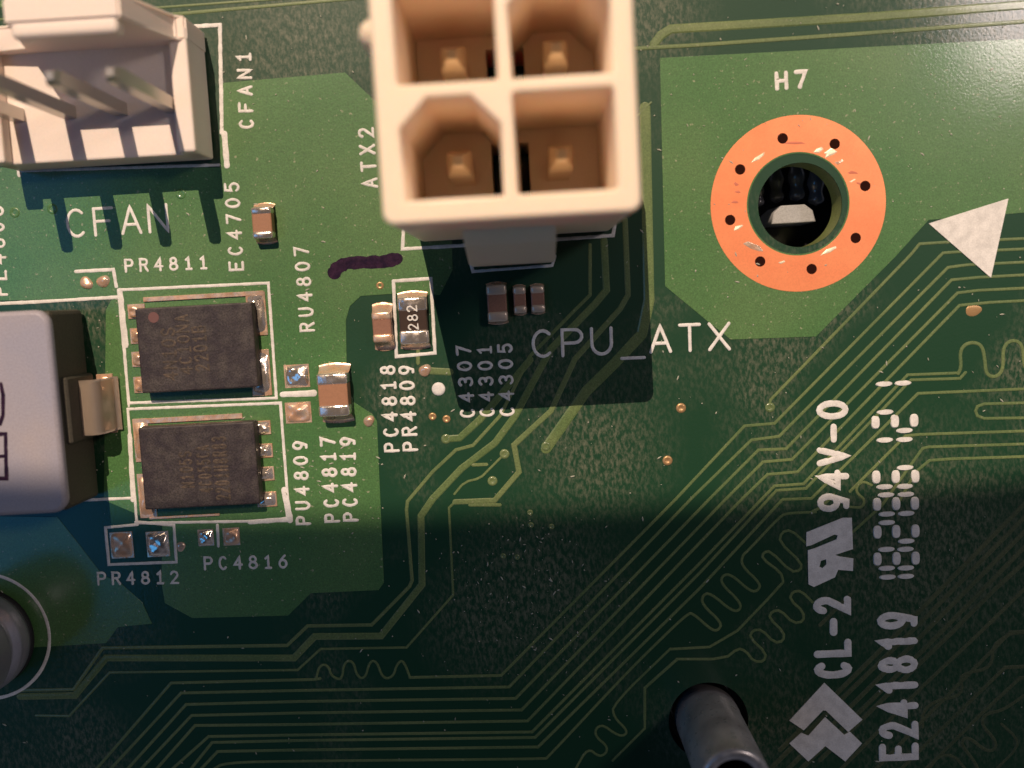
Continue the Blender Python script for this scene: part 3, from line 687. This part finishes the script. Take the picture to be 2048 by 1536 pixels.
# ------------------------------------------------------------------ chip capacitors and resistors
def passive(name, cat, label, u0, v0, u1, v1, zt, body_m, endfrac=.26, group=None, fillet=.05, fm=None, em=None, top_len=None):
    a = P(u0, v1, zt); b = P(u1, v0, zt); cx_, cy_ = (a.x + b.x) / 2, (a.y + b.y) / 2; sx, sy = abs(b.x - a.x), abs(b.y - a.y)
    t = thing(name, label, cat, (cx_, cy_, 0), group)
    el = sy * endfrac
    bm = bmesh.new(); box(bm, 0, 0, .012, sx * .96, sy - el * 1.2, zt - .018, .006, 2); obj('body', bm, body_m, t)
    for s in (-1, 1):
        bm = bmesh.new(); box(bm, 0, s * (sy / 2 - el / 2), .006, sx, el, zt - .006, .012, 3); o = obj('end_cap', bm, em or MSO, t, True)
        for pl in o.data.polygons: pl.use_smooth = True
        # solder fillet sloping down to the pad
        bm = bmesh.new(); n = 8; g = []
        for i in range(n + 1):
            q = i / n; zz = (zt * .72) * (1 - q) ** 2 + .004; yy = s * (sy / 2 - .004 + fillet * q)
            row = []
            for j in range(7):
                xx = -1 + 2 * j / 6; row.append(bm.verts.new((xx * sx / 2 * (1 + .06 * q), yy + s * -.01 * xx * xx * q, zz * (1 - .3 * abs(xx) ** 3) * (1 + .1 * math.sin(5 * xx + s)))))
            g.append(row)
        for i in range(n):
            for j in range(6): bm.faces.new((g[i][j], g[i + 1][j], g[i + 1][j + 1], g[i][j + 1]))
        obj('solder', bm, fm or MSC, o, True)
    return t
passive('ceramic_capacitor', 'capacitor', 'small tan chip capacitor just right of the EC4705 lettering', 505, 412, 541, 478, .085, MTN, .24, fillet=.03)
passive('ceramic_capacitor', 'capacitor', 'slim tan capacitor touching the left side of the white boxed resistor', 746, 622, 781, 686, .075, MBR, .28, em=MSC)
passive('ceramic_capacitor', 'capacitor', 'largest brown capacitor, right of the two bare pads and below the RU4807 lettering', 638, 745, 693, 835, .11, MTN, .27, fillet=.05)
r = passive('chip_resistor', 'resistor', 'dark chip resistor marked 282 inside a white printed box', 800, 592, 852, 690, .055, MRB, .30, fillet=.035)
o = text('282', (838, 660), (834, 610), 22, None, stroke=.14, z=.0555, h=.002, m=MS, name='marking', gap=.25); o.parent = r; o.location = (-r.location.x, -r.location.y, 0)
passive('ceramic_capacitor', 'capacitor', 'widest of the three shaded capacitors in front of the power connector latch', 976, 568, 1012, 645, .075, MBR, .28, 'capacitors in the shadow of the power connector', .02, em=MPN)
passive('ceramic_capacitor', 'capacitor', 'narrow middle one of the three shaded capacitors below the connector latch', 1028, 572, 1051, 628, .05, MBR, .30, 'capacitors in the shadow of the power connector', .015, em=MPN)
passive('ceramic_capacitor', 'capacitor', 'narrow rightmost one of the three shaded capacitors below the connector latch', 1063, 570, 1088, 626, .05, MBR, .30, 'capacitors in the shadow of the power connector', .015, em=MPN)

# ------------------------------------------------------------------ power inductor
zt = .40
tr = P(103, 618, zt); brp = P(126, 1026, zt)
ix1 = (tr.x + brp.x) / 2; iy1 = tr.y; iy0 = brp.y; IW = 1.05
icx = ix1 - IW / 2; icy = (iy0 + iy1) / 2; IH = iy1 - iy0
IND = thing('power_inductor', 'large square inductor with a grey coated top and dark sides at the left edge', 'inductor', (icx, icy, 0))
bm = bmesh.new(); box(bm, 0, 0, .02, IW - .01, IH - .01, .35, .02, 2)
bm2 = bmesh.new(); box(bm2, 0, 0, .02, IW - .01, IH - .01, .35, .02, 2); bm.free()
obj('core', bm2, MIP, IND)
prism('coated_top', [rr(-IW / 2, -IH / 2, IW / 2, IH / 2, .07)], .34, zt, MIC, IND, bevel=.02)
# raised dark step where the lead leaves the side
yl = P(190, 808).y - icy
bm = bmesh.new(); box(bm, IW / 2 - .01, yl, .02, .06, .32, .30, .01, 1); obj('side_step', bm, MIP, IND)
bm = bmesh.new()
prl = [(.30, .28), (.34, .24), (.40, .10), (.42, .03), (.52, .012)]
prl = [(0.0, .20), (.05, .205), (.085, .19), (.10, .15), (.105, .05), (.112, .02), (.13, .018)]
g = []
for x_, z_ in prl:
    g.append([bm.verts.new((IW / 2 + x_ + .01, yl + q_, z_)) for q_ in (-.135, -.12, .12, .135)])
for i in range(len(g) - 1):
    for j in range(3): bm.faces.new((g[i][j], g[i + 1][j], g[i + 1][j + 1], g[i][j + 1]))
r_ = bmesh.ops.solidify(bm, geom=bm.faces[:], thickness=.014); obj('lead', bm, MPN, IND, True)
p = P(215, 808); q = bmesh.new(); box(q, p.x - icx, yl, .001, .085, .30, .012, .003, 1); o = obj('lead_pad', q, MSC, IND)
q = bmesh.new(); dome(q, p.x - icx + .005, yl, .07, .28, .022, .010, 12, .3, 3); obj('solder', q, MSC, o, True)
bm = bmesh.new()
for pts in ([(2, 768), (6, 790), (6, 830), (0, 848), (-20, 850)], [(-60, 958), (13, 957), (11, 868), (-50, 870)], [(12, 912), (-50, 915)]):
    ribbon(bm, [(a_ - icx, b_ - icy) for a_, b_ in pxs(pts, zt)], .019, .002, zt - .0005, DOME, jit=.15, step=.02)
obj('ink_mark', bm, MPU, IND)

# ------------------------------------------------------------------ can capacitor
CAN = thing('can_capacitor', 'silver can capacitor inside a white printed ring at the lower left edge', 'can capacitor', (*cc, 0))
bm = bmesh.new(); R = .262
lathe(bm, [(R * .93, .05), (R * .985, .055), (R, .08), (R, .13), (R * .985, .155), (R * .90, .18), (R * .88, .20), (R * .90, .22), (R * .985, .245), (R, .27), (R, .72), (R * .96, .75), (R * .9, .755), (R * .85, .745), (0, .745)], 0, 0, 72)
obj('can', bm, MAL, CAN, True)
bm = bmesh.new(); lathe(bm, [(R * .2, .0), (R * .95, .0), (R * 1.0, .02), (R * .98, .052), (0, .052)], 0, 0, 48); obj('rubber_base', bm, MRU, CAN, True)

# ------------------------------------------------------------------ metal post through the board
PO = thing('metal_post', 'hollow grey metal post rising through a hole at the bottom edge', 'metal post', (*ph, -1.2))
r0 = .165
bm = bmesh.new(); zt_ = 1.2 + .67
lathe(bm, [(r0, 0), (r0, 1.20), (r0 * 1.015, 1.21), (r0 * 1.015, 1.225), (r0, 1.235), (r0, zt_ - .015), (r0 - .012, zt_), (r0 - .045, zt_), (r0 - .06, zt_ - .02)], 0, 0, 72)
obj('post_sleeve', bm, MST, PO, True)
bm = bmesh.new(); lathe(bm, [(r0 - .058, zt_ - .02), (r0 - .065, zt_ - .3), (0.0001, zt_ - .45)], 0, 0, 48)
obj('post_bore', bm, mat('dark_brassy_bore', (.10, .05, .03), rough=.3, metal=.9, bump=.002, bscale=20), PO, True)

# ------------------------------------------------------------------ dust and lint lying on the board
bm = bmesh.new(); rd = random.Random(3)
spots = [P2(rd.uniform(0, 2048), rd.uniform(0, 1536)) for _ in range(520)] + [P2(rd.gauss(210, 25), rd.uniform(610, 990)) for _ in range(30)] + [P2(rd.gauss(1050, 110), rd.gauss(1180, 110)) for _ in range(150)] + [P2(rd.uniform(1400, 2048), rd.uniform(100, 420)) for _ in range(60)] + [P2(rd.gauss(640, 70), rd.gauss(930, 80)) for _ in range(50)]
for (x, y) in spots:
    if math.dist((x, y), ringc) < .26 or math.dist((x, y), ph) < .22: continue
    r_ = rd.choice((.0018, .0022, .003, .0045)); an = rd.uniform(0, 3.1); st = rd.choice((1, 1, 1.6, 3.)); c_, s_ = math.cos(an), math.sin(an)
    pts = [bm.verts.new((x + c_ * p * r_ * st - s_ * q * r_, y + s_ * p * r_ * st + c_ * q * r_, .0042)) for p, q in ((1, 0), (.3, .8), (-.6, .7), (-1, -.2), (-.1, -.9))]
    t_ = bm.verts.new((x, y, .0050 + r_ * .6)); b_ = bm.verts.new((x, y, .0020))
    for i in range(5):
        bm.faces.new((pts[i], pts[(i + 1) % 5], t_)); bm.faces.new((pts[(i + 1) % 5], pts[i], b_))
o = obj('dust', bm, mat('pale_dust', (.42, .42, .34), rough=.8), None)
o['kind'] = 'stuff'; o['label'] = 'fine pale dust specks scattered over the green board'; o['category'] = 'dust'
